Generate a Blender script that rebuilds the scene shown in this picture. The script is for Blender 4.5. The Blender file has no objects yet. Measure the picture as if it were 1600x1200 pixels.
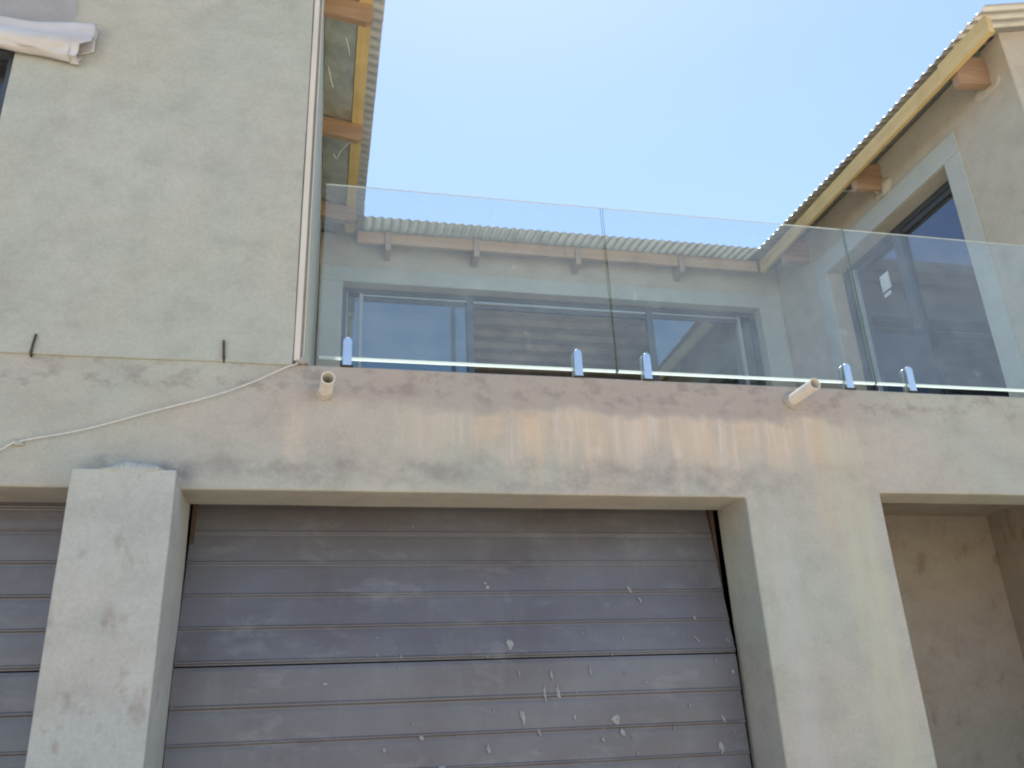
import bpy, bmesh, math, random
from mathutils import Vector, Matrix, noise
R = math.radians
random.seed(7)
C = bpy.context.scene.collection
scn = bpy.context.scene

# ---------------------------------------------------------------- camera, sky, sun, exposure
cam_d = bpy.data.cameras.new('camera'); cam = bpy.data.objects.new('camera', cam_d); C.objects.link(cam)
cam_d.sensor_width = 36.0; cam_d.lens = 30.218; cam_d.clip_end = 2000; cam_d.clip_start = 0.05
AX = Vector((0.97676569, 0.04163777, 0.21022628))    # world axes as seen by the camera (right, down, forward)
AY = Vector((-0.21005714, 0.38046064, 0.90062517))
AZ = Vector((-0.0424828, -0.9238593, 0.38036721))
right = Vector((AX[0], AY[0], AZ[0])); down = Vector((AX[1], AY[1], AZ[1])); fwd = Vector((AX[2], AY[2], AZ[2]))
m = Matrix((right, -down, -fwd)).transposed().to_4x4()
m.translation = Vector((0, -4.2, 0))
cam.matrix_world = m
scn.camera = cam

SUN_EL, SUN_AZ = 71.0, 14.0
SKY, SUN, EXPO = 0.145, 4.8, 0.86
w = bpy.data.worlds.new('World'); scn.world = w; w.use_nodes = True
nt = w.node_tree; bg = nt.nodes['Background']
sky = nt.nodes.new('ShaderNodeTexSky'); sky.sky_type = 'NISHITA'; sky.sun_disc = False
sky.sun_elevation = R(SUN_EL); sky.sun_rotation = R(SUN_AZ); sky.air_density = 1.0; sky.dust_density = 0.45; sky.ozone_density = 1.0
nt.links.new(sky.outputs[0], bg.inputs[0]); bg.inputs[1].default_value = SKY
sd = bpy.data.lights.new('sun', 'SUN'); sd.energy = SUN; sd.angle = R(0.53); sd.color = (1, 0.955, 0.88)
so = bpy.data.objects.new('sun', sd); C.objects.link(so)
sv = Vector((math.sin(R(SUN_AZ))*math.cos(R(SUN_EL)), math.cos(R(SUN_AZ))*math.cos(R(SUN_EL)), math.sin(R(SUN_EL))))
so.rotation_euler = sv.to_track_quat('Z', 'Y').to_euler(); so.location = (2, 8, 14)
scn.view_settings.view_transform = 'Standard'; scn.view_settings.look = 'None'
scn.view_settings.exposure = EXPO; scn.view_settings.gamma = 1.0
scn.render.engine = 'CYCLES'
scn.cycles.filter_width = 2.1; scn.cycles.max_bounces = 10; scn.cycles.transparent_max_bounces = 16

# ---------------------------------------------------------------- materials
def new_mat(name):
    mt = bpy.data.materials.new(name); mt.use_nodes = True
    n = mt.node_tree.nodes; return mt, mt.node_tree, n['Principled BSDF']
def N(t, kind, **kw):
    n = t.nodes.new(kind)
    for k, v in kw.items(): setattr(n, k, v)
    return n
def coords(t, scale=(1, 1, 1), loc=(0, 0, 0)):
    tc = N(t, 'ShaderNodeTexCoord'); mp = N(t, 'ShaderNodeMapping')
    mp.inputs['Scale'].default_value = scale; mp.inputs['Location'].default_value = loc
    t.links.new(tc.outputs['Object'], mp.inputs[0]); return mp.outputs[0]
def noi(t, vec, scale, detail=4, rough=.55):
    n = N(t, 'ShaderNodeTexNoise'); n.inputs['Scale'].default_value = scale; n.inputs['Detail'].default_value = detail
    n.inputs['Roughness'].default_value = rough; t.links.new(vec, n.inputs['Vector']); return n.outputs['Fac']
def ramp(t, fac, stops):
    r = N(t, 'ShaderNodeValToRGB'); e = r.color_ramp.elements
    while len(e) < len(stops): e.new(.5)
    for i, (p, c) in enumerate(stops):
        e[i].position = p; e[i].color = (*c, 1) if not isinstance(c, (int, float)) else (c, c, c, 1)
    t.links.new(fac, r.inputs[0]); return r.outputs[0]
def mix(t, fac, a, b, blend='MIX'):
    mx = N(t, 'ShaderNodeMix', data_type='RGBA', blend_type=blend)
    for sck, v in ((mx.inputs[0], fac), (mx.inputs[6], a), (mx.inputs[7], b)):
        if isinstance(v, (int, float)): sck.default_value = v
        elif isinstance(v, tuple): sck.default_value = (*v, 1)
        else: t.links.new(v, sck)
    return mx.outputs[2]
def mth(t, op, a, b=0.0, clamp=False):
    n = N(t, 'ShaderNodeMath', operation=op, use_clamp=clamp)
    for i, v in enumerate((a, b)):
        if isinstance(v, (int, float)): n.inputs[i].default_value = v
        else: t.links.new(v, n.inputs[i])
    return n.outputs[0]
def bump(t, b, h, strength=.3, dist=.01):
    n = N(t, 'ShaderNodeBump'); n.inputs['Strength'].default_value = strength; n.inputs['Distance'].default_value = dist
    t.links.new(h, n.inputs['Height']); t.links.new(n.outputs[0], b.inputs['Normal'])
def band(t, v, lo, hi, soft):
    """1 between lo and hi, soft edges"""
    a = N(t, 'ShaderNodeMapRange'); a.inputs[1].default_value = lo-soft; a.inputs[2].default_value = lo+soft; t.links.new(v, a.inputs[0])
    b = N(t, 'ShaderNodeMapRange'); b.inputs[1].default_value = hi-soft; b.inputs[2].default_value = hi+soft
    b.inputs[3].default_value = 1; b.inputs[4].default_value = 0; t.links.new(v, b.inputs[0])
    return mth(t, 'MULTIPLY', a.outputs[0], b.outputs[0])

def plaster(name, base, stains=False, spots=0.0, tone=.10, warm=(.475, .42, .345), green=(.39, .42, .36)):
    mt, t, b = new_mat(name)
    v = coords(t)
    c = mix(t, ramp(t, noi(t, v, .9, 3), [(.35, 0.0), (.68, 1.0)]), base, green)
    c = mix(t, ramp(t, noi(t, coords(t, (1, 1, 1), (7, 3, 1)), 1.3, 4), [(.48, 0.0), (.75, .55)]), c, warm)
    # trowel marks and blotches
    c = mix(t, 1.0, c, ramp(t, noi(t, coords(t, (1, 1, 1.3)), 4.2, 8, .68), [(.3, 1-tone*1.3), (.5, 1.0), (.72, 1+tone*.8)]), 'MULTIPLY')
    c = mix(t, 1.0, c, ramp(t, noi(t, v, 55, 5, .75), [(.3, .90), (.7, 1.08)]), 'MULTIPLY')
    if stains:
        sp = N(t, 'ShaderNodeSeparateXYZ'); t.links.new(v, sp.inputs[0])
        x, z = sp.outputs[0], sp.outputs[2]
        wob = mth(t, 'MULTIPLY', mth(t, 'SUBTRACT', noi(t, v, 4.5, 3), .5), .22)
        zz = mth(t, 'ADD', z, wob)
        col = noi(t, coords(t, (1, 1, .03)), 6, 5, .65)                       # changes along the wall only: lengths of the runs
        zl = mth(t, 'ADD', zz, mth(t, 'MULTIPLY', mth(t, 'SUBTRACT', col, .5), .55))
        st = ramp(t, noi(t, coords(t, (1, 1, .10)), 8, 6, .68), [(.34, 0.0), (.66, 1.0)])       # vertical runs
        curtain = mth(t, 'MULTIPLY', mth(t, 'MULTIPLY', band(t, zl, 1.36, 9, .09), band(t, zz, 0, 1.615, .022)), band(t, x, .55, 2.95, .35))
        c = mix(t, mth(t, 'MULTIPLY', curtain, .42), c, (.52, .43, .345))
        c = mix(t, mth(t, 'MULTIPLY', mth(t, 'MULTIPLY', curtain, st), .60), c, (.66, .50, .34))
        st2 = ramp(t, noi(t, coords(t, (1, 1, .09), (3, 0, 0)), 15, 5, .65), [(.48, 0.0), (.68, 1.0)])
        c = mix(t, mth(t, 'MULTIPLY', mth(t, 'MULTIPLY', curtain, st2), .55), c, (.66, .60, .54))
        # single runs below the two drain pipes
        for lo, hi, z0, z1, col, f in ((-.19, -.11, 1.30, 1.60, (.66, .55, .42), .55), (2.7, 2.8, .9, 1.66, (.58, .46, .30), .42), (2.80, 3.02, -1.2, 1.66, (.50, .49, .36), .55), (2.36, 2.50, -1.2, 1.1, (.47, .47, .44), .5), (1.05, 1.15, 1.3, 1.62, (.66, .5, .32), .5), (1.62, 1.72, 1.3, 1.62, (.64, .58, .5), .4), (.45, .55, 1.4, 1.6, (.6, .5, .42), .3)):
            mm = mth(t, 'MULTIPLY', band(t, mth(t, 'ADD', x, mth(t, 'MULTIPLY', wob, .3)), lo, hi, .035), band(t, zz, z0, z1, .13)); mm = mth(t, 'MULTIPLY', mm, ramp(t, noi(t, coords(t, (1, 1, .2)), 18, 4, .65), [(.32, .35), (.6, 1.0)]))
            c = mix(t, mth(t, 'MULTIPLY', mm, f), c, col)
        # pinkish rougher top band under the balcony edge, damp grey band over the lintel
        c = mix(t, mth(t, 'MULTIPLY', band(t, zz, 1.62, 1.9, .03), mth(t, 'MULTIPLY', band(t, x, -.1, 3.2, .3), .55)), c, (.36, .30, .265))
        dk = ramp(t, noi(t, coords(t, (1, 1, 1.5), (2, 0, 5)), 5, 5, .65), [(.4, 0.0), (.62, 1.0)])
        c = mix(t, mth(t, 'MULTIPLY', mth(t, 'MULTIPLY', band(t, zz, 1.21, 1.33, .03), band(t, x, -.6, 2.5, .15)), mth(t, 'MULTIPLY', dk, .55)), c, (.22, .20, .19))
        dk2 = ramp(t, noi(t, coords(t, (1, 1, 1.5), (9, 0, 5)), 8, 5, .65), [(.5, 0.0), (.64, 1.0)])
        c = mix(t, mth(t, 'MULTIPLY', band(t, zz, 1.66, 1.84, .03), mth(t, 'MULTIPLY', dk2, .45)), c, (.20, .17, .15))
        dk3 = ramp(t, noi(t, coords(t, (1, 1, 1.2), (1, 6, 5)), 7, 5, .65), [(.38, 0.0), (.6, 1.0)])
        c = mix(t, mth(t, 'MULTIPLY', mth(t, 'MULTIPLY', band(t, zz, 1.19, 1.285, .03), band(t, x, -1.12, -.60, .05)), mth(t, 'MULTIPLY', dk3, .75)), c, (.19, .19, .19))
    sm = ramp(t, noi(t, mixvec(t, coords(t, (1, 1, 1.6), (8, 8, 1)), .25, 2.2), 2.3, 7, .72), [(.56, 0.0), (.66, .16), (.72, 0.0), (.8, .12)])   # smeared trowel edges
    c = mix(t, sm, c, tuple(q*.62 for q in base))
    sm2 = ramp(t, noi(t, mixvec(t, coords(t, (1, 1, .8), (1, 8, 6)), .3, 3), 1.8, 6, .7), [(.57, 0.0), (.68, .22)])
    c = mix(t, sm2, c, tuple(min(1, q*1.35) for q in base))
    if spots:
        s = ramp(t, noi(t, coords(t, (1, 1, .62), (2, 2, 2)), 10.5, 3, .5), [(.60, 0.0), (.74, .9)])
        s2 = ramp(t, noi(t, coords(t, (1, 1, .8), (6, 2, 2)), 26, 3, .5), [(.64, 0.0), (.76, .6)])
        s = mth(t, 'MAXIMUM', s, s2); gate = ramp(t, noi(t, coords(t, (1, 1, 1), (4, 4, 4)), 1.7, 2), [(.35, .25), (.55, 1.0)])
        c = mix(t, mth(t, 'MULTIPLY', mth(t, 'MULTIPLY', s, gate), spots), c, (.22, .155, .11))
    t.links.new(c, b.inputs['Base Color'])
    b.inputs['Roughness'].default_value = .9; b.inputs['Specular IOR Level'].default_value = .25
    h = mth(t, 'ADD', mth(t, 'MULTIPLY', noi(t, v, 7, 4), 1.0), mth(t, 'MULTIPLY', noi(t, v, 60, 3, .7), .25))
    bump(t, b, h, .45, .012)
    return mt
def mixvec(t, v, amt, sc):
    n = N(t, 'ShaderNodeTexNoise'); n.inputs['Scale'].default_value = sc; t.links.new(v, n.inputs['Vector'])
    a = N(t, 'ShaderNodeVectorMath', operation='SCALE'); a.inputs['Scale'].default_value = amt; t.links.new(n.outputs['Color'], a.inputs[0])
    d = N(t, 'ShaderNodeVectorMath', operation='ADD'); t.links.new(v, d.inputs[0]); t.links.new(a.outputs[0], d.inputs[1]); return d.outputs[0]

M = {}
M['facade'] = plaster('cement_plaster_stained', (.43, .395, .345), stains=True)
M['wall'] = plaster('cement_plaster', (.41, .425, .375))
M['court'] = plaster('cement_plaster_court', (.46, .41, .335), green=(.44, .42, .33))
M['pillar'] = plaster('pillar_plaster', (.43, .44, .41), spots=.55, green=(.42, .45, .40))
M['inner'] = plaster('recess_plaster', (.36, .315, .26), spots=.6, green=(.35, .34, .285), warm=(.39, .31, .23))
M['trim'] = plaster('smooth_trim_plaster', (.44, .455, .41), tone=.05, green=(.42, .45, .40), warm=(.47, .45, .39))
M['slab'] = plaster('screed', (.42, .40, .36))

def wood(name, a, bcol, axis):
    mt, t, b = new_mat(name)
    sc = [22, 22, 22]; sc[axis] = .9
    c = ramp(t, noi(t, coords(t, tuple(sc)), 1.0, 5, .6), [(.3, a), (.7, bcol)])
    sc2 = [3, 3, 3]; c = mix(t, ramp(t, noi(t, coords(t, tuple(sc2)), 1.0, 3), [(.5, 0.0), (.8, .5)]), c, tuple(q*.6 for q in a))
    t.links.new(c, b.inputs['Base Color']); b.inputs['Roughness'].default_value = .65
    bump(t, b, noi(t, coords(t, tuple(sc)), 1.0, 5, .6), .25, .004); return mt
M['pine_y'] = wood('yellow_pine', (.54, .38, .15), (.66, .50, .22), 1)
M['pine_x'] = wood('brown_pine', (.42, .29, .19), (.54, .40, .28), 0)
M['rafter'] = wood('rafter_timber', (.27, .17, .10), (.42, .28, .17), 0)
M['rafter_y'] = wood('rafter_timber_back', (.32, .25, .19), (.44, .35, .28), 1)

def metal(name, col, rough, metallic=1.0, nscale=3, var=.12, bmp=.0):
    mt, t, b = new_mat(name)
    v = coords(t)
    f = noi(t, v, nscale, 4)
    c = ramp(t, f, [(.3, tuple(q*(1-var) for q in col)), (.7, tuple(min(1, q*(1+var)) for q in col))])
    t.links.new(c, b.inputs['Base Color']); b.inputs['Metallic'].default_value = metallic
    b.inputs['Roughness'].default_value = rough
    if bmp: bump(t, b, noi(t, v, nscale*4, 3), bmp, .01)
    return mt
M['sheet'] = metal('galvanised_sheet', (.55, .55, .50), .42, .55, 5, .12)
M['foil'] = metal('crinkled_foil', (.50, .52, .46), .28, .6, 6, .2, .9)
M['steel'] = metal('brushed_steel', (.72, .74, .76), .30, 1.0, 30, .04)
M['rust'] = metal('rusty_bar', (.09, .06, .045), .9, .1, 60, .3)
M['alu'] = metal('grey_aluminium_frame', (.075, .09, .105), .42, .2, 6, .1)
M['alu_l'] = metal('pale_aluminium_edge', (.40, .44, .45), .4, .3, 6, .08)
M['pvc'] = metal('white_pvc', (.78, .73, .64), .35, 0, 9, .05)
M['cream'] = metal('cream_trim', (.60, .56, .48), .5, 0, 3, .08)
M['cable'] = metal('white_cable', (.62, .60, .54), .5, 0, 30, .1)
M['splash'] = metal('dried_plaster', (.31, .31, .30), .9, 0, 40, .2)
M['paper'] = metal('paper_label', (.72, .74, .74), .7, 0, 30, .15)
M['dark'] = metal('dark_gasket', (.03, .03, .03), .7, 0, 9, .1)
M['room'] = metal('room_surface', (.50, .47, .44), .9, 0, 2, .2)
M['ceil'] = metal('ceiling_boards', (.62, .54, .46), .8, 0, 4, .2)

def door_mat():
    mt, t, b = new_mat('charcoal_door_paint'); v = coords(t)
    c = ramp(t, noi(t, coords(t, (.8, 1, 1.6)), 1.6, 4), [(.35, (.110, .101, .108)), (.65, (.142, .145, .160))])
    c = mix(t, ramp(t, noi(t, coords(t, (1, 1, .35)), 11, 5, .7), [(.52, 0.0), (.78, .35)]), c, (.20, .20, .185))   # dust
    c = mix(t, ramp(t, noi(t, v, 55, 4, .7), [(.62, 0.0), (.72, .22)]), c, (.30, .29, .27))
    c = mix(t, ramp(t, noi(t, mixvec(t, coords(t, (1, 1, 2.4)), .3, 3), 3.4, 6, .7), [(.54, 0.0), (.72, .45)]), c, (.25, .265, .27))    # wiped dust
    t.links.new(c, b.inputs['Base Color']); b.inputs['Metallic'].default_value = 0
    t.links.new(ramp(t, noi(t, v, 4, 4), [(.3, .34), (.7, .52)]), b.inputs['Roughness'])
    b.inputs['Specular IOR Level'].default_value = .75
    bump(t, b, noi(t, coords(t, (1, 1, .6)), 6, 3), .15, .01)
    return mt
M['door'] = door_mat()

def glass(name, tint, ior=1.5, gloss=(1, 1, 1), rough=0.0, dust_veil=0.0, extra=0.0):
    mt = bpy.data.materials.new(name); mt.use_nodes = True; t = mt.node_tree; t.nodes.clear()
    out = N(t, 'ShaderNodeOutputMaterial'); tr = N(t, 'ShaderNodeBsdfTransparent'); tr.inputs[0].default_value = (*tint, 1)
    gl = N(t, 'ShaderNodeBsdfGlossy'); gl.inputs['Color'].default_value = (*gloss, 1); gl.inputs['Roughness'].default_value = rough
    fr = N(t, 'ShaderNodeFresnel'); ge = N(t, 'ShaderNodeNewGeometry')     # same index from either side: the sheet is thin
    t.links.new(mth(t, 'ADD', ior, mth(t, 'MULTIPLY', ge.outputs['Backfacing'], 1/ior-ior)), fr.inputs['IOR'])
    mx = N(t, 'ShaderNodeMixShader'); t.links.new(mth(t, 'ADD', fr.outputs[0], extra, True), mx.inputs[0])
    t.links.new(tr.outputs[0], mx.inputs[1]); t.links.new(gl.outputs[0], mx.inputs[2])
    last = mx.outputs[0]
    if dust_veil:
        df = N(t, 'ShaderNodeBsdfDiffuse'); df.inputs[0].default_value = (.7, .74, .74, 1)  # pale layer: glare veil put into the colour, with dust smears on top
        v = coords(t)
        f = mth(t, 'MULTIPLY', ramp(t, noi(t, v, 6, 5, .7), [(.40, .55), (.75, 1.0)]), dust_veil)
        sm = ramp(t, noi(t, coords(t, (1, 1, .6), (5, 1, 2)), 13, 4, .7), [(.64, 0.0), (.72, .22)])
        f = mth(t, 'ADD', f, mth(t, 'MULTIPLY', sm, dust_veil*4))
        m2 = N(t, 'ShaderNodeMixShader'); t.links.new(f, m2.inputs[0]); t.links.new(last, m2.inputs[1]); t.links.new(df.outputs[0], m2.inputs[2]); last = m2.outputs[0]
    t.links.new(last, out.inputs[0]); return mt
M['glass'] = glass('clear_glass', (.92, .965, .965), 1.5, dust_veil=.10)  # strongest veil here, lifts the darks behind the sheet as glare would
M['tinted'] = glass('tinted_window_glass', (.42, .46, .50), 1.55, gloss=(.80, .95, .92), extra=.20, dust_veil=.03)
M['tinted_side'] = glass('tinted_door_glass', (.50, .53, .58), 1.5, gloss=(.9, .92, 1), extra=.07, dust_veil=.03)
def frosted():
    mt = bpy.data.materials.new('ground_glass_edge'); mt.use_nodes = True; t = mt.node_tree; t.nodes.clear()
    out = N(t, 'ShaderNodeOutputMaterial'); tl = N(t, 'ShaderNodeBsdfTranslucent'); tl.inputs[0].default_value = (.80, .86, .84, 1)
    df = N(t, 'ShaderNodeBsdfDiffuse'); df.inputs[0].default_value = (.75, .86, .83, 1)
    mx = N(t, 'ShaderNodeMixShader'); mx.inputs[0].default_value = .25
    t.links.new(tl.outputs[0], mx.inputs[1]); t.links.new(df.outputs[0], mx.inputs[2]); t.links.new(mx.outputs[0], out.inputs[0]); return mt
M['edge'] = frosted()
M['edge_top'] = metal('clear_cut_edge', (.60, .66, .65), .3, 0, 20, .05)
M['edge_side'] = metal('green_glass_side', (.20, .27, .24), .25, 0, 20, .05)
def plastic():
    mt = bpy.data.materials.new('milky_plastic_film'); mt.use_nodes = True; t = mt.node_tree; t.nodes.clear()
    out = N(t, 'ShaderNodeOutputMaterial'); tr = N(t, 'ShaderNodeBsdfTransparent'); tr.inputs[0].default_value = (.95, .95, .97, 1)
    pb = N(t, 'ShaderNodeBsdfPrincipled'); pb.inputs['Base Color'].default_value = (.62, .64, .68, 1); pb.inputs['Roughness'].default_value = .35
    tl = N(t, 'ShaderNodeBsdfTranslucent'); tl.inputs[0].default_value = (.7, .7, .72, 1)
    m1 = N(t, 'ShaderNodeMixShader'); m1.inputs[0].default_value = .3; t.links.new(pb.outputs[0], m1.inputs[1]); t.links.new(tl.outputs[0], m1.inputs[2])
    m2 = N(t, 'ShaderNodeMixShader'); t.links.new(ramp(t, noi(t, coords(t), 5, 3), [(.3, .15), (.7, .28)]), m2.inputs[0])
    t.links.new(tr.outputs[0], m2.inputs[1]); t.links.new(m1.outputs[0], m2.inputs[2]); t.links.new(m2.outputs[0], out.inputs[0]); return mt
M['film'] = plastic()
def film_thick():
    mt, t, b = new_mat('bunched_plastic_film'); b.inputs['Base Color'].default_value = (.66, .65, .62, 1)
    b.inputs['Roughness'].default_value = .35; b.inputs['Transmission Weight'].default_value = .0
    c = ramp(t, noi(t, coords(t, (1, 1, 2)), 5, 3), [(.3, (.50, .47, .43)), (.7, (.56, .58, .60))]); t.links.new(c, b.inputs['Base Color']); return mt
M['film2'] = film_thick()
def ground_mat():
    mt, t, b = new_mat('sandy_ground'); v = coords(t)
    c = ramp(t, noi(t, v, .6, 6, .6), [(.3, (.46, .36, .26)), (.7, (.60, .49, .36))])
    c = mix(t, 1.0, c, ramp(t, noi(t, v, 14, 5, .7), [(.3, .8), (.7, 1.15)]), 'MULTIPLY')
    t.links.new(c, b.inputs['Base Color']); b.inputs['Roughness'].default_value = .95; bump(t, b, noi(t, v, 9, 6, .7), .6, .03); return mt
M['ground'] = ground_mat()

# ---------------------------------------------------------------- helpers
def obj(name, bm, mat, parent=None, smooth=False, bev=0.0, hard=False):
    bmesh.ops.recalc_face_normals(bm, faces=bm.faces[:]) if not hard else None
    me = bpy.data.meshes.new(name); bm.to_mesh(me); bm.free()
    mats = mat if isinstance(mat, (list, tuple)) else [mat]
    for q in mats: me.materials.append(q)
    o = bpy.data.objects.new(name, me); C.objects.link(o)
    if smooth or bev:
        for p in me.polygons: p.use_smooth = True
    if bev:
        md = o.modifiers.new('bevel', 'BEVEL'); md.width = bev; md.segments = 2; md.limit_method = 'ANGLE'; md.angle_limit = R(40); md.harden_normals = True
    if parent: o.parent = parent
    return o
def thing(name, label, cat, loc=(0, 0, 0), group=None):
    o = bpy.data.objects.new(name, None); C.objects.link(o); o.location = loc; o.empty_display_size = .2
    return tag(o, label, cat, group)
def tag(o, label, cat, group=None):
    o['label'] = label; o['category'] = cat
    if group: o['group'] = group
    return o
def box(bm, a, b, mi=0):
    x0, y0, z0 = a; x1, y1, z1 = b
    v = [bm.verts.new(p) for p in ((x0, y0, z0), (x1, y0, z0), (x1, y1, z0), (x0, y1, z0), (x0, y0, z1), (x1, y0, z1), (x1, y1, z1), (x0, y1, z1))]
    fs = []
    for f in ((0, 3, 2, 1), (4, 5, 6, 7), (0, 1, 5, 4), (1, 2, 6, 5), (2, 3, 7, 6), (3, 0, 4, 7)):
        q = bm.faces.new([v[i] for i in f]); q.material_index = mi; fs.append(q)
    return fs
def boxes(*ab):
    bm = bmesh.new()
    for a, b in ab: box(bm, a, b)
    return bm
def prism(bm, poly, axis, lo, hi):
    """poly: 2-D points; axis = extrusion axis (0: poly is y,z / 1: poly is x,z)"""
    def P(p, h): return (h, p[0], p[1]) if axis == 0 else (p[0], h, p[1])
    a = [bm.verts.new(P(p, lo)) for p in poly]; b = [bm.verts.new(P(p, hi)) for p in poly]
    bm.faces.new(a); bm.faces.new(b[::-1])
    for i in range(len(poly)):
        j = (i+1) % len(poly); bm.faces.new((a[i], b[i], b[j], a[j]))
def tube(pts, rad, seg=8, bm=None, cap=True):
    bm = bm or bmesh.new(); pts = [Vector(p) for p in pts]; rings = []
    for i, p in enumerate(pts):
        d = (pts[min(i+1, len(pts)-1)]-pts[max(i-1, 0)]).normalized()
        u = d.cross(Vector((0, 0, 1)));  u = u.normalized() if u.length > 1e-3 else Vector((1, 0, 0)); vv = d.cross(u)
        r = rad[i] if isinstance(rad, (list, tuple)) else rad
        rings.append([bm.verts.new(p+r*(math.cos(2*math.pi*k/seg)*u+math.sin(2*math.pi*k/seg)*vv)) for k in range(seg)])
    for a, b in zip(rings, rings[1:]):
        for k in range(seg): bm.faces.new((a[k], a[(k+1) % seg], b[(k+1) % seg], b[k]))
    if cap: bm.faces.new(rings[0]); bm.faces.new(rings[-1][::-1])
    return bm
def spline(pts, n=10):
    out = []; P = [Vector(p) for p in pts]; P = [2*P[0]-P[1]]+P+[2*P[-1]-P[-2]]
    for i in range(1, len(P)-2):
        for k in range(n):
            t = k/n; a, b, c, d = P[i-1:i+3]
            out.append(.5*((2*b)+(c-a)*t+(2*a-5*b+4*c-d)*t*t+(3*b-a-3*c+d)*t**3))
    return out+[P[-2]]
def wob(p, amp=.004):
    q = Vector(p)
    return q + amp*(noise.noise_vector(q*1.7)+.4*noise.noise_vector(q*5.1+Vector((3, 1, 4))))
def masonry(solids, voids=(), step=.2, amp=.004):
    """one closed plaster mass made of boxes minus boxes, edges shared, surface slightly uneven"""
    def cuts(ax):
        s = sorted({round(b[e][ax], 5) for b in list(solids)+list(voids) for e in (0, 1)}); o = []
        for a, b in zip(s, s[1:]):
            n = max(1, int(math.ceil((b-a)/step))); o += [a+(b-a)*k/n for k in range(n)]
        return o+[s[-1]]
    X, Y, Z = cuts(0), cuts(1), cuts(2)
    ins = lambda b, p: all(b[0][k] < p[k] < b[1][k] for k in range(3))
    S = {}
    for i in range(len(X)-1):
        for j in range(len(Y)-1):
            for k in range(len(Z)-1):
                p = ((X[i]+X[i+1])/2, (Y[j]+Y[j+1])/2, (Z[k]+Z[k+1])/2)
                if any(ins(b, p) for b in solids) and not any(ins(b, p) for b in voids): S[i, j, k] = 1
    bm = bmesh.new(); V = {}
    def vt(i, j, k):
        if (i, j, k) not in V: V[i, j, k] = bm.verts.new(wob((X[i], Y[j], Z[k]), amp))
        return V[i, j, k]
    for (i, j, k) in S:
        if (i-1, j, k) not in S: bm.faces.new((vt(i, j, k), vt(i, j, k+1), vt(i, j+1, k+1), vt(i, j+1, k)))
        if (i+1, j, k) not in S: bm.faces.new((vt(i+1, j, k), vt(i+1, j+1, k), vt(i+1, j+1, k+1), vt(i+1, j, k+1)))
        if (i, j-1, k) not in S: bm.faces.new((vt(i, j, k), vt(i+1, j, k), vt(i+1, j, k+1), vt(i, j, k+1)))
        if (i, j+1, k) not in S: bm.faces.new((vt(i, j+1, k), vt(i, j+1, k+1), vt(i+1, j+1, k+1), vt(i+1, j+1, k)))
        if (i, j, k-1) not in S: bm.faces.new((vt(i, j, k), vt(i, j+1, k), vt(i+1, j+1, k), vt(i+1, j, k)))
        if (i, j, k+1) not in S: bm.faces.new((vt(i, j, k+1), vt(i+1, j, k+1), vt(i+1, j+1, k+1), vt(i, j+1, k+1)))
    return bm

# ---------------------------------------------------------------- ground
G = -1.55
bm = bmesh.new(); n_ = 40
vs = [[bm.verts.new(((i/n_-.5)*600, (j/n_-.5)*600, G)) for j in range(n_+1)] for i in range(n_+1)]
for i in range(n_):
    for j in range(n_): bm.faces.new((vs[i][j], vs[i+1][j], vs[i+1][j+1], vs[i][j+1]))
g = obj('ground', bm, M['ground']); g['kind'] = 'structure'

# ---------------------------------------------------------------- the house
house = thing('house', 'unfinished two storey house of bare cement plaster with a balcony between two tin roofed wings', 'house', (0, 0, G))
def part(name, bm, mat, parent=None, **kw):
    p = parent or house
    o = obj(name, bm, mat, None, **kw)
    o.parent = p
    # world coordinates are used for every mesh: undo the parents' offset
    if p.type == 'EMPTY': o.matrix_parent_inverse = Matrix.Translation((0, 0, -G))
    return o
LZ, LZ2, SZ, EZ, TP = 1.16, 1.198, 1.835, 4.83, .25     # lintels, balcony level, eave height, roof slope
XL, XR, YB = -.125, 5.0, 3.58                            # left wing wall, right wing wall, back wall
eL, eR, eB = .285, 4.545, 3.13                           # roof edges

# street front with the garage openings, balcony slab edge
part('facade_wall', masonry(
    [((-6, 0, LZ), (3.10, .29, SZ)), ((3.10, 0, LZ2), (8.5, .22, SZ)), ((2.265, 0, G), (3.10, .37, LZ2)), ((5.0, 0, G), (8.5, .22, LZ2)), ((-6, 0, G), (-3.9, .29, LZ))]),
    M['facade'], bev=.012)
pm = masonry([((-1.105, -.17, G), (-.66, .36, 1.205))], step=.12, amp=.005)
pil = part('pillar', pm, M['pillar'], bev=.008)
# rough mortar where the pillar meets the beam
bm = bmesh.new()
for i in range(14):
    x = -.97+.24*i/13; h = .035*max(0, math.sin(math.pi*i/13))**.7+.006
    bmesh.ops.create_icosphere(bm, subdivisions=2, radius=1, matrix=Matrix.Translation((x, -.10, 1.204))@Matrix.Diagonal((.03, .078, h*1.3, 1)))
for v in bm.verts: v.co += .012*noise.noise_vector(v.co*22)
part('mortar_lump', bm, M['pillar'], pil, smooth=True)
part('slab', masonry([((-6, .293, 1.62), (8.5, 8, 1.832))], step=1.0), M['slab'])
part('lower_wall', masonry([((-6, 5, G), (8.5, 5.2, 1.617)), ((-6.2, .0, G), (-6.003, 8, 1.617)), ((8.503, 0, G), (8.7, 8, 1.617))], step=2), M['wall'])
# recess on the right: side wall, back wall and ceiling behind the beam
part('recess_wall', masonry([((3.103, 1.38, G), (5.2, 1.6, 1.5)), ((5.0, .223, G), (5.2, 1.38, 1.5)), ((2.9, .373, G), (3.10, 1.6, 1.5)), ((3.10, .223, 1.42), (5.2, 1.6, 1.6))]), M['inner'])

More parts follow.
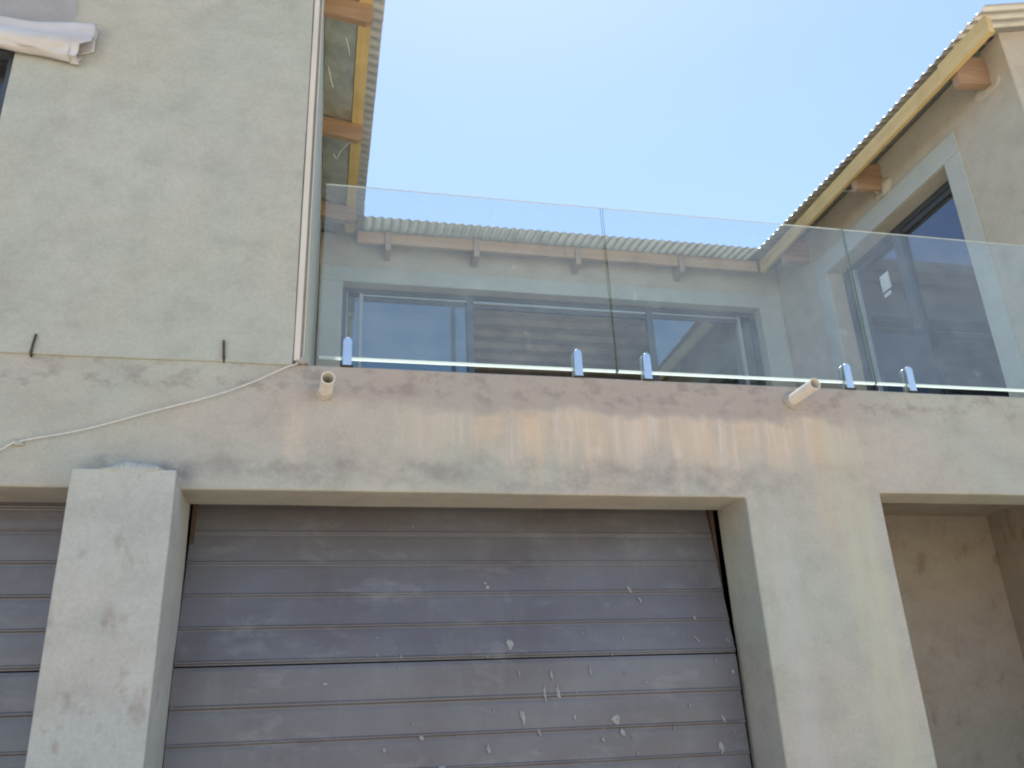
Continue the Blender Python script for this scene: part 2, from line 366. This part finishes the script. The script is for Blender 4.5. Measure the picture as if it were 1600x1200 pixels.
# left wing
part('left_wall', masonry(
    [((-6, -.012, 1.822), (-.178, .2, 4.86)), ((-.178, .032, 1.838), (XL, .2, 4.86)), ((-.35, .2, 1.838), (XL, 8, 4.86)), ((-6.2, -.012, 1.822), (-6, 8, 4.86)), ((-6, 7.8, 1.838), (-.35, 8, 4.86))],
    [((-3.0, -1, 2.35), (-1.775, 1, 3.72))]), M['wall'], bev=.008)
def gable(x0, x1, xa, za, zb, y0, y1):
    bm = bmesh.new(); prism(bm, [(x0, za), (x1, za), (x1, zb[1]), (xa, zb[2]), (x0, zb[0])], 1, y0, y1); return bm
zroofL = lambda x: EZ+TP*(eL-x)-.022
zroofR = lambda x: EZ+TP*(x-eR)-.022
RL, RR = -3.16, 7.9
part('gable_wall', gable(-6.2, -.178, RL, 4.855, (zroofL(RL)-TP*(RL+6.2), zroofL(-.178), zroofL(RL)), -.010, .19), M['wall'])
bm = bmesh.new(); prism(bm, [(.2, 4.855), (7.9, 4.855), (7.9, 4.86), (.2, 4.86)], 0, -.34, XL-.002); bm.free()
bm = bmesh.new(); box(bm, (-.33, .192, 4.855), (XL-.002, 8, zroofL(XL)-.004)); part('wall_plate', bm, M['wall'])
# back wall of the balcony
part('back_wall', masonry([((XL+.002, YB, 1.838), (XR-.002, YB+.25, 4.90))], [((.115, 3, 1.0), (4.70, 5, 4.33))]), M['court'], bev=.008)
# right wing
part('right_wall', masonry(
    [((XR, .0, 1.838), (8.5, .22, 4.90)), ((XR, .22, 1.838), (XR+.25, 8, 4.90)), ((8.5, 0, 1.838), (8.7, 8, 4.9)), ((XR+.25, 7.8, 1.838), (8.5, 8, 4.9))],
    [((4, .84, 1.0), (6, 2.67, 4.295))]), M['court'], bev=.010)
bm = bmesh.new(); prism(bm, [(XR+.004, 4.895), (8.7, 4.895), (8.7, zroofR(RR)-TP*.8), (RR, zroofR(RR)), (XR+.004, zroofR(XR+.004))], 1, .003, .21); part('gable_wall', bm, M['court'])
# smooth plaster bands round the two glazed openings
part('window_surround', boxes(((XL+.012, YB-.016, 4.33), (XR-.03, YB+.10, 4.495)), ((XL+.012, YB-.0155, 1.84), (.115, YB+.10, 4.329)), ((4.70, YB-.0155, 1.84), (XR-.03, YB+.10, 4.329))), M['trim'], bev=.004)
part('window_surround', boxes(((XR-.02, .65, 4.296), (XR+.10, 2.85, 4.50)), ((XR-.0195, .65, 1.84), (XR+.10, .838, 4.295)), ((XR-.0195, 2.672, 1.84), (XR+.10, 2.85, 4.295))), M['trim'], bev=.006)

# ---- roofs
PIT, AMP, TH = .09, .0095, .0012
def roof(axis, fixed0, rise, along0, along1, depth, clip, TP=TP, lip=False, amp=AMP):
    """corrugated sheets; waves run across 'along', sheets climb away from the edge. clip(a) -> distance from the eave where the column starts"""
    bm = bmesh.new(); sw = PIT*9
    k = 0; a = along0
    while a < along1-.01:
        e = min(a+sw+PIT*.75, along1); n = int(round((e-a)/PIT*10)); lift = .0022*(k % 2)
        rows = []
        for i in range(n+1):
            s = a+(e-a)*i/n
            h = amp*math.cos(2*math.pi*(s-along0)/PIT)
            d0 = clip(s)
            if d0 >= depth: rows.append(None); continue
            jit = .006*((k*37 % 7)/7-.5)
            pts = []
            for d in ((d0+jit, d0+jit+.014, depth) if lip else (d0+jit, depth)):
                zt = EZ+TP*d+h+lift-(.013*max(0, h/amp)**.5 if lip and d < d0+jit+.001 else 0)
                for dz in (0, -TH):
                    q = fixed0+rise*d
                    pts.append(bm.verts.new((q, s, zt+dz) if axis == 0 else (s, q, zt+dz)))
            rows.append(pts)
        for r0, r1 in zip(rows, rows[1:]):
            if r0 is None or r1 is None: continue
            for q in range(0, len(r0)-2, 2):
                bm.faces.new((r0[q], r0[q+2], r1[q+2], r1[q])); bm.faces.new((r0[q+1], r1[q+1], r1[q+3], r0[q+3]))
            bm.faces.new((r0[0], r1[0], r1[1], r0[1])); bm.faces.new((r0[-2], r0[-1], r1[-1], r1[-2]))
        a += sw; k += 1
    return bm
D = 3.445
rl = part('roof', roof(0, eL, -1, -.27, 8.2, D, lambda s: max(0, .4*(s-eB)-.01)), M['sheet'], smooth=True)
rr = part('roof', roof(0, eR, +1, -.27, 8.2, 3.355, lambda s: max(.088*min(1, max(0, (eB-s)/1.9))**.8, .4*(s-eB)-.01), lip=True, amp=.014), M['sheet'], smooth=True)
rb = part('roof', roof(1, eB, +1, eL-1.0, eR+1.0, 2.6, lambda s: max(0, 2.5*(eL-s)-.02, 2.5*(s-eR)-.02), TP=.10), M['sheet'], smooth=True)
rl['label'] = 'corrugated roof of the left wing'; rb['label'] = 'corrugated roof over the back of the balcony'; rr['label'] = 'corrugated roof of the right wing'
# far slopes, out of sight from the street
def farslope(x0, z0, x1, z1, y0, y1):
    bm = bmesh.new(); prism(bm, [(x0, z0), (x1, z1), (x1, z1-.01), (x0, z0-.01)], 1, y0, y1); return bm
part('roof_slope', farslope(eL-D, EZ+TP*D, -6.5, EZ+TP*D-TP*(6.5+eL-D), -.27, 8.2), M['sheet'], rl)
part('roof_slope', farslope(eR+3.355, EZ+TP*3.355, 9.1, EZ+TP*3.355-TP*(9.1-eR-3.355), -.27, 8.2), M['sheet'], rr)
bm = bmesh.new(); prism(bm, [(eB+2.6, EZ+.10*2.6), (8.6, EZ+.05), (8.6, EZ+.04), (eB+2.6, EZ+.10*2.6-.01)], 0, -2.3, 7.2); part('roof_slope', bm, M['sheet'], rb)

# purlins on the rafter tails along the edges
PZ = (4.765, 4.828)
part('purlin', boxes(((.108, -.22, PZ[0]), (.20, 3.36, PZ[1]))), M['pine_y'], rl, bev=.003)
part('fascia', boxes(((4.662, .30, 4.655), (4.70, 3.36, 4.802))), M['pine_y'], rr, bev=.003)
part('fascia', boxes(((4.645, -.24, 4.645), (4.69, .298, 4.806))), M['pine_y'], rr, bev=.003)
part('purlin', boxes(((.24, 3.40, 4.70), (2.42, 3.44, 4.828))), M['pine_x'], rb, bev=.003)
part('purlin', boxes(((2.425, 3.403, 4.705), (4.66, 3.443, 4.835))), M['pine_x'], rb, bev=.003)
RZ = (4.60, 4.762)
for y in (.42, 1.70, 2.92):
    bm = bmesh.new(); y0, y1 = y-.028, y+.028
    prism(bm, [(-1.2, 4.84), (-1.2, 5.08), (XL, RZ[1]+.05), (.205, RZ[1]), (.205, RZ[0]+.03), (.16, RZ[0]-.0), (XL, RZ[0]+.05)], 1, y0, y1)
    part('rafter', bm, M['rafter'], rl, bev=.002)
for y in (.22, 1.62, 2.95):
    bm = bmesh.new(); y0, y1 = y-.035, y+.035
    prism(bm, [(6.1, 4.84), (6.1, 5.08), (XR, 4.85), (4.703, 4.79), (4.703, 4.545), (XR, 4.575)], 1, y0, y1)
    part('rafter', bm, M['rafter'], rr, bev=.002)
for x in (.55, 1.46, 2.56, 3.74):
    bm = bmesh.new(); x0, x1 = x-.03, x+.03
    prism(bm, [(4.6, 4.70), (4.6, 4.90), (YB, 4.845), (3.375, 4.825), (3.375, 4.66), (3.40, 4.625), (YB, 4.60)], 0, x0, x1)
    part('rafter', bm, M['rafter_y'], rb, bev=.002)
# mortar packed round the rafter tails of the right wing
for y in (.22, 1.62):
    bm = bmesh.new()
    bmesh.ops.create_icosphere(bm, subdivisions=3, radius=1, matrix=Matrix.Translation((XR+.01, y, 4.60))@Matrix.Diagonal((.035, .16, .10, 1)))
    for v in bm.verts: v.co += .03*noise.noise_vector(v.co*9)
    part('mortar_patch', bm, M['court'], rr, smooth=True)
# crinkled foil under the left eave
bm = bmesh.new(); nx, ny = 10, 130
gr = []
for i in range(nx+1):
    row = []
    for j in range(ny+1):
        x = XL+.004+(.10-XL)*i/nx; y = -.2+3.3*j/ny
        dz = .020*abs(noise.noise(Vector((x*5, y*3, 2))))+.004*noise.noise(Vector((x*16, y*12, 5)))
        row.append(bm.verts.new((x, y, 4.80+TP*(.1-x)*.7-.02+dz)))
    gr.append(row)
for i in range(nx):
    for j in range(ny): bm.faces.new((gr[i][j], gr[i+1][j], gr[i+1][j+1], gr[i][j+1]))
fo = part('foil_lining', bm, M['foil'], rl, smooth=False)
md = fo.modifiers.new('thick', 'SOLIDIFY'); md.thickness = .001
# short tie wires by the rafters
def wire(pts, parent, r=.0035, mat='cable'):
    part('tie_wire', tube(spline(pts, 8), r, 6), M[mat], parent, smooth=True)
wire([(-.03, 1.92, 4.63), (.0, 1.95, 4.60), (.03, 1.86, 4.61), (.08, 1.80, 4.64), (.12, 1.79, 4.67)], rl)
wire([(-.09, .95, 4.68), (-.07, 1.0, 4.62), (-.05, 1.08, 4.60), (-.06, 1.16, 4.66)], rl)
wire([(.03, .62, 4.66), (.05, .68, 4.62), (.06, .76, 4.63)], rl)
wire([(4.70, 1.86, 4.72), (4.76, 1.78, 4.66), (4.85, 1.68, 4.62), (4.95, 1.62, 4.55)], rr)

# ---- garage doors
def garage_door(x0, x1, lean, edges):
    d = bpy.data.objects.new('garage_door', None); C.objects.link(d); d.parent = house; d.location = (0, 0, 0)
    yat = lambda z: .315+max(0, z-.372)*lean
    def section(zs):
        bm = bmesh.new(); prof = []
        for z0, z1 in zip(zs, zs[1:]):
            # slat: flat face, a small swelling and a V joint whose upper lip looks down
            for u, dy in ((0.0, .004), (.035, .003), (.075, -.0075), (.11, -.0085), (.15, -.002), (.5, -.001), (.9, .002)):
                z = z0+(z1-z0)*u; prof.append((yat(z)+dy, z))
        z = zs[-1]; prof.append((yat(z)+.006, z))
        nx = 24; cols = []
        for i in range(nx+1):
            x = x0+(x1-x0)*i/nx
            cols.append([bm.verts.new((x, y+.003*noise.noise(Vector((x*.9, 0, z*1.3))), z+.0025*noise.noise(Vector((x*.6, 3, z))))) for y, z in prof])
        for a, b in zip(cols, cols[1:]):
            for k in range(len(prof)-1): bm.faces.new((a[k], b[k], b[k+1], a[k+1]))
        # thickness
        bk = [[bm.verts.new((c[k].co.x, yat(c[k].co.z)+.04, c[k].co.z)) for k in (0, -1)] for c in (cols[0], cols[-1])]
        bm.faces.new((cols[0][0], cols[0][-1], bk[0][1], bk[0][0])) if len(prof) == 2 else None
        for c, b in zip((cols[0], cols[-1]), bk): bm.faces.new([v for v in c]+[b[1], b[0]])
        bm.faces.new([bk[0][0], bk[0][1], bk[1][1], bk[1][0]])
        bm.faces.new([c[0] for c in cols]+[bk[1][0], bk[0][0]]); bm.faces.new([c[-1] for c in cols]+[bk[1][1], bk[0][1]])
        return bm
    for zs in edges: part('door_section', section(zs), M['door'], d)
    return d, yat
lower2 = [-1.54+.163*k for k in range(0, 6)]
sec = [[-1.54+.155*k for k in range(0, 6)], [-.76, -.60, -.445, -.29, -.135, .016, .174, .372], [.380, .543, .704, .872, 1.036, 1.20, 1.36]]
sec[1] = [-.757, -.60, -.445, -.29, -.135, .016, .174, .372]
d1, yat = garage_door(-.655, 2.235, .17, sec)
sec2 = [sec[0], sec[1], [.380, .543, .700, .86, 1.02, 1.13, 1.30]]
d2, yat2 = garage_door(-3.9, -1.11, .0, sec2)
d1['label'] = 'charcoal door splashed with plaster, tilted out of line in its opening'
# door rails and the dark stile on each side
part('door_rail', boxes(((2.242, .42, G), (2.262, .50, 1.40))), M['rust'], d1)
part('door_rail', boxes(((-.655, .42, G), (-.635, .50, 1.40))), M['rust'], d1)
part('door_head', boxes(((-.65, .60, 1.25), (2.26, .68, 1.50))), M['rust'], d1)
def blob(bm, cx, cz, rx, rz, rot, y, seed):
    rnd = random.Random(seed); n = 14; vs = []
    top = []
    for k in range(n):
        a = 2*math.pi*k/n; r = 1+.35*rnd.uniform(-1, 1)
        dx, dz = rx*r*math.cos(a), rz*r*math.sin(a); c, s = math.cos(rot), math.sin(rot)
        X, Z = cx+c*dx-s*dz, cz+s*dx+c*dz
        vs.append(bm.verts.new((X, y(Z), Z))); X2, Z2 = cx+.6*(X-cx), cz+.6*(Z-cz); top.append(bm.verts.new((X2, y(Z2)-.003, Z2)))
    for k in range(n): bm.faces.new((vs[k], vs[(k+1) % n], top[(k+1) % n], top[k]))
    bm.faces.new(top)
# positions taken on the door's own plane (x, z, half sizes, tilt)
SPL = [(.98, .45, .016, .026, .2), (.87, .77, .010, .008, 0), (.49, 1.09, .003, .014, 0), (.88, .75, .014, .009, 0), (1.68, .73, .007, .028, .5), (1.73, .67, .006, .016, .5), (2.03, .57, .006, .014, .5),
       (1.06, .385, .005, .004, 0), (.86, .39, .004, .008, 0), (1.38, .50, .005, .005, 0), (2.02, .455, .004, .024, .7), (2.40, .44, .004, .016, .6), (1.19, .29, .006, .028, .2), (1.40, .30, .006, .03, .2), (1.15, .20, .007, .04, .1), (1.22, .21, .009, .035, .2), (1.02, .30, .004, .02, .2),
       (1.03, .09, .013, .035, .2), (1.11, .02, .006, .02, .3), (1.52, .06, .022, .026, .7), (1.55, .0, .01, .02, .6), (1.70, .24, .01, .006, 0), (2.11, .05, .006, .022, .4), (1.30, .08, .006, .02, .3), (2.2, .28, .008, .012, 0),
       (1.44, -.03, .008, .012, .4), (.52, .02, .012, .010, 0), (.05, .28, .012, .008, 0), (.62, -.12, .02, .012, 0), (2.08, -.09, .014, .028, .3), (1.62, -.1, .006, .012, .4), (.3, .41, .004, .01, .0), (.42, .40, .004, .01, 0), (.34, -.03, .008, .014, 0), (.85, -.05, .01, .02, .2)]
for i in range(40):
    rnd = random.Random(900+i); SPL.append((rnd.uniform(.3, 2.2), rnd.uniform(-.3, .5), rnd.uniform(.002, .005), rnd.uniform(.003, .010), rnd.uniform(0, .6)))
for i, (cx, cz, rx, rz, rot) in enumerate(SPL):
    bm = bmesh.new(); blob(bm, min(cx, 2.2), cz, rx, rz, rot, lambda z: yat(z)-.0075, i); part('plaster_splash', bm, M['splash'], d1)

# ---- windows
def frame_bar(bm, a, b): box(bm, a, b)
def window(label):
    o = bpy.data.objects.new('window', None); C.objects.link(o); o.parent = house
    if label: o['label'] = label
    return o
wb = window('wide sliding window at the back of the balcony')
Y0, Y1 = YB+.12, YB+.17
bm = boxes(((.117, Y0, 4.275), (4.698, Y1, 4.328)), ((.117, Y0, 1.84), (4.698, Y1, 1.89)), ((.117, Y0, 1.89), (.155, Y1, 4.275)), ((4.65, Y0, 1.89), (4.698, Y1, 4.275)),
           ((1.392, Y0-.018, 1.89), (1.462, Y1, 4.275)), ((3.385, Y0-.018, 1.89), (3.455, Y1, 4.275)), ((1.23, Y0+.02, 1.89), (1.275, Y1+.03, 4.26)), ((.33, Y0+.012, 4.20), (1.392, Y1, 4.235)), ((1.462, Y0+.012, 4.19), (3.385, Y1, 4.215)), ((3.455, Y0+.012, 4.20), (4.49, Y1, 4.235)))
part('frame', bm, M['alu'], wb, bev=.002)
bm = boxes(((.158, Y0-.006, 1.892), (.170, Y1, 4.272)), ((.288, Y0-.006, 1.892), (.322, Y1, 4.272)), ((4.475, Y0-.006, 1.892), (4.507, Y1, 4.272)), ((.325, Y0-.004, 4.244), (1.39, Y0+.03, 4.262)), ((1.465, Y0-.004, 4.236), (3.383, Y0+.03, 4.262)), ((3.458, Y0-.004, 4.244), (4.472, Y0+.03, 4.262)))
part('sash_edge', bm, M['alu_l'], wb, bev=.002)
for x0, x1 in ((.172, .286), (.324, 1.39), (3.457, 4.473), (4.509, 4.648)):
    part('pane', boxes(((x0, Y0+.026, 1.892), (x1, Y0+.032, 4.236))), M['tinted'], wb)
wr = window('tall glazed sliding door of the right wing')
X0, X1 = XR+.165, XR+.215
bm = boxes(((X0, .842, 4.235), (X1, 2.668, 4.292)), ((X0, .842, 1.84), (X1, 2.668, 1.89)), ((X0, .842, 1.89), (X1, .885, 4.235)), ((X0, 2.61, 1.89), (X1, 2.668, 4.235)),
           ((X0-.015, 1.72, 1.89), (X1, 1.83, 4.235)), ((X0+.012, .885, 4.18), (X1, 1.72, 4.232)), ((X0+.012, 1.83, 4.18), (X1, 2.45, 4.232)))
part('frame', bm, M['alu'], wr, bev=.002)
part('sash_edge', boxes(((X0-.004, 2.47, 1.892), (X1, 2.50, 4.232))), M['alu_l'], wr, bev=.002)
for y0, y1 in ((.887, 1.718), (1.832, 2.468), (2.502, 2.608)):
    part('pane', boxes(((X0+.026, y0, 1.892), (X0+.032, y1, 4.178))), M['tinted_side'], wr)
bm = boxes(((X0+.020, 2.03, 3.80), (X0+.023, 2.16, 3.97)), ((X0+.020, 2.05, 3.74), (X0+.023, 2.15, 3.775)))
part('paper_label', bm, M['paper'], wr)
wl = window('dark window of the left wing half hidden by hanging plastic')
part('frame', boxes(((-2.998, .03, 3.675), (-1.777, .12, 3.718)), ((-2.998, .07, 2.352), (-1.777, .12, 2.39)), ((-1.815, .03, 2.39), (-1.777, .12, 3.675)), ((-2.998, .07, 2.39), (-2.96, .12, 3.675)), ((-2.40, .07, 2.39), (-2.36, .12, 3.675))), M['alu'], wl, bev=.002)
for x0, x1 in ((-2.958, -2.402), (-2.358, -1.817)): part('pane', boxes(((x0, .09, 2.392), (x1, .096, 3.673))), M['tinted_side'], wl)

# room behind the wide window: boarded ceiling on battens, back wall
bm = boxes(((-.12, YB+.26, 4.60), (5.2, 7.7, 4.66)))
for k in range(12): box(bm, (-.1, 4.05+.33*k, 4.52), (5.1, 4.15+.33*k, 4.598))
part('ceiling', bm, M['ceil'])
for q in (((-.12, 7.4, 1.84), (5.24, 7.6, 4.59)), ((XR+.26, 2.9, 1.84), (8.45, 3.0, 4.61)), ((7.3, .25, 1.84), (7.4, 2.89, 4.61)), ((-4.2, 2.8, 1.84), (-.36, 2.9, 4.61))): part('inner_wall', boxes(q), M['room'])
for q in (((XR+.26, .25, 4.62), (8.45, 7.7, 4.66)), ((-5.95, .25, 4.62), (-.36, 7.7, 4.66))): part('inner_ceiling', boxes(q), M['ceil'])

# ---- corner trim and drain pipes
part('corner_trim', boxes(((-.174, -.016, 1.85), (-.143, .014, 4.9))), M['cream'], bev=.004)
part('corner_bead', boxes(((-.131, .024, 1.85), (-.1235, .036, 4.9))), M['cream'], bev=.002)
bm = bmesh.new()
bmesh.ops.create_cone(bm, cap_ends=True, segments=14, radius1=.036, radius2=.006, depth=.055, matrix=Matrix.Translation((-.137, .006, 1.862)))
for v in bm.verts: v.co += .012*noise.noise_vector(v.co*30)
part('mortar_lump', bm, M['facade'], smooth=True)
bm = bmesh.new()
bmesh.ops.create_icosphere(bm, subdivisions=3, radius=1, matrix=Matrix.Translation((-1.40, -.004, 1.368))@Matrix.Diagonal((.032, .014, .013, 1)))
for v in bm.verts: v.co += .010*noise.noise_vector(v.co*34)
part('mortar_lump', bm, M['facade'], smooth=True)
for px_, pz_, r_ in ((-.008, 1.688, .05), (2.645, 1.745, .055)):      # mortar collars packed round the drain stubs
    bm = bmesh.new(); bmesh.ops.create_icosphere(bm, subdivisions=3, radius=1, matrix=Matrix.Translation((px_, .0, pz_-.006))@Matrix.Diagonal((r_, .020, r_, 1)))
    for v in bm.verts: v.co += .014*noise.noise_vector(v.co*26)
    part('mortar_collar', bm, M['facade'], smooth=True)
def pipe(p, q, r, tilt_cut=0):
    p, q = Vector(p), Vector(q); d = (q-p).normalized(); u = d.cross(Vector((0, 0, 1))).normalized(); v = u.cross(d)
    bm = bmesh.new(); seg = 32; R_ = []
    for c, rr in ((p, r), (q, r), (q, r-.0045), (p, r-.0045)):
        R_.append([bm.verts.new(c+rr*(math.cos(2*math.pi*k/seg)*u+math.sin(2*math.pi*k/seg)*v)) for k in range(seg)])
    for a, b in zip(R_, R_[1:]):
        for k in range(seg): bm.faces.new((a[k], a[(k+1) % seg], b[(k+1) % seg], b[k]))
    o = part('drain_pipe', bm, M['pvc'], bev=.001)
    return o
p1 = pipe((-.008, .05, 1.688), (.004, -.175, 1.692), .034); p1['label'] = 'drain stub at the left end of the balcony'
p2 = pipe((2.645, .05, 1.745), (2.662, -.235, 1.755), .034); p2['label'] = 'drain stub under the middle of the balcony, lit along its top'

# ---------------------------------------------------------------- glass balustrade
bal = thing('glass_balustrade', 'frameless clear glass balustrade in steel clamps along the balcony edge', 'balustrade', (0, 0, SZ))
GY = .03
def bpart(name, bm, mat, parent, **kw):
    o = obj(name, bm, mat, **kw); o.parent = parent
    if parent.type == 'EMPTY': o.matrix_parent_inverse = Matrix.Translation((0, 0, -SZ))
    return o
for k, (x0, x1, zt) in enumerate(((-.05, 1.594, 2.982), (1.606, 3.243, 2.982), (3.253, 4.93, 2.982))):
    bm = bmesh.new(); fs = box(bm, (x0, GY-.006, 1.885), (x1, GY+.006, zt))
    for i, f in enumerate(fs): f.material_index = 1 if i == 0 else 3 if i == 1 else 2 if i in (3, 5) else 0
    pn = bpart('glass_panel', bm, [M['glass'], M['edge'], M['edge_side'], M['edge_top']], bal, hard=True)
    bm = bmesh.new()    # ground lower edge of the sheet: underside, and an arris made taller to imitate its glare
    a = [bm.verts.new(p) for p in ((x0+.002, GY-.0068, 1.898), (x1-.002, GY-.0068, 1.898), (x1-.002, GY-.0068, 1.8838), (x0+.002, GY-.0068, 1.8838), (x1-.002, GY+.006, 1.8838), (x0+.002, GY+.006, 1.8838))]
    bm.faces.new((a[0], a[3], a[2], a[1])); bm.faces.new((a[3], a[5], a[4], a[2]))
    bpart('polished_edge_glare', bm, M['edge'], pn, hard=True)
def spigot(x):
    bm = bmesh.new()
    # rounded-top clamp, slotted for the sheet
    n = 10; prof = [(-.0235, 0), (-.0235, .140)]+[(-.0235*math.cos(math.pi*t/n), .140+.0235*math.sin(math.pi*t/n)) for t in range(1, n)]+[(.0235, .140), (.0235, 0)]
    for lo, hi in ((GY-.034, GY-.0075), (GY+.0075, GY+.034)):
        prism(bm, [(x+p, SZ+q+.004) for p, q in prof], 1, lo, hi)
    box(bm, (x-.022, GY-.033, SZ+.004), (x+.022, GY+.033, SZ+.045))
    o = bpart('clamp', bm, M['steel'], bal, bev=.004)
    bpart('base_pad', boxes(((x-.032, GY-.036, SZ-.002), (x+.032, GY+.036, SZ+.006))), M['dark'], o)
for x in (.098, 1.366, 1.775, 3.052, 3.478, 4.70): spigot(x)

# ---------------------------------------------------------------- small things on the wall
cpts = [(-.150, -.018, 1.829), (-.21, -.022, 1.803), (-.365, -.024, 1.715), (-.55, -.024, 1.632), (-.825, -.024, 1.538), (-1.12, -.022, 1.436), (-1.39, -.016, 1.371), (-1.47, -.02, 1.322), (-1.7, -.03, 1.22)]
tag(obj('cable', tube(spline(cpts, 10), .0042, 8), M['cable'], smooth=True), 'thin white cable sagging across the wall from the balcony corner to the left', 'cable')
for (x, z0, z1, dx, lab) in ((-1.403, 1.822, 1.921, -.005, 'short dark steel stub on the left wall, nearer the edge of the picture'), (-.520, 1.838, 1.938, .004, 'short dark steel stub on the left wall, nearer the balcony glass')):
    o = obj('steel_stub', tube([(x+dx, .0, z0-.012), (x+dx*.9, -.020, z0+.002), (x, -.024, (z0+z1)/2), (x-dx, -.022, z1)], [.006, .007, .0065, .006], 8), M['rust'], smooth=True)
    tag(o, lab, 'steel stub', 'steel stubs along the slab line')
# plastic film: a hanging sheet and its bunched lower hem
film = thing('plastic_sheet', 'torn milky plastic sheet hanging over the dark upper window, its hem bunched', 'plastic sheet', (-1.8, -.05, 3.8))
def fpart(name, bm, mat):
    o = obj(name, bm, mat, smooth=True); o.parent = film; o.matrix_parent_inverse = Matrix.Translation((1.8, .05, -3.8))
    md = o.modifiers.new('thick', 'SOLIDIFY'); md.thickness = .0015; return o
def cloth(nx, nz, fn):
    bm = bmesh.new(); g_ = [[bm.verts.new(fn(i/nx, j/nz)) for j in range(nz+1)] for i in range(nx+1)]
    for i in range(nx):
        for j in range(nz): bm.faces.new((g_[i][j], g_[i+1][j], g_[i+1][j+1], g_[i][j+1]))
    return bm
def f1(u, v):
    x = -3.1+1.58*u+.02*math.sin(v*5); z = 3.80+.62*v
    return (x, -.030-.012*noise.noise(Vector((x*5, z*2, 1)))-.010*math.sin(u*26+v*2), z)
fpart('film', cloth(60, 20, f1), M['film'])
def f2(u, v):
    # v runs round the roll, u along it; wide and ragged at the free end
    x = -3.1+1.69*u
    s = min(1, max(0, (x+1.95)/.5))
    zc = 3.735-.035*s; hh = .085+.055*s+.015*math.sin(x*9)
    a = 2*math.pi*v
    r = 1+.30*noise.noise(Vector((x*4, math.cos(a)*1.5, math.sin(a)*1.5)))
    z = zc+hh*r*math.sin(a)-(.03*s*math.cos(a*2)); y = -.060+.040*r*math.cos(a)+.008*math.sin(a*5+x*3)
    if u > .97: x += .03*noise.noise(Vector((math.cos(a)*2.2, math.sin(a)*2.2, 4)))+(.04 if math.sin(a) > .1 else -.02)
    return (x, y, z)
fpart('hem', cloth(110, 30, f2), M['film2'])
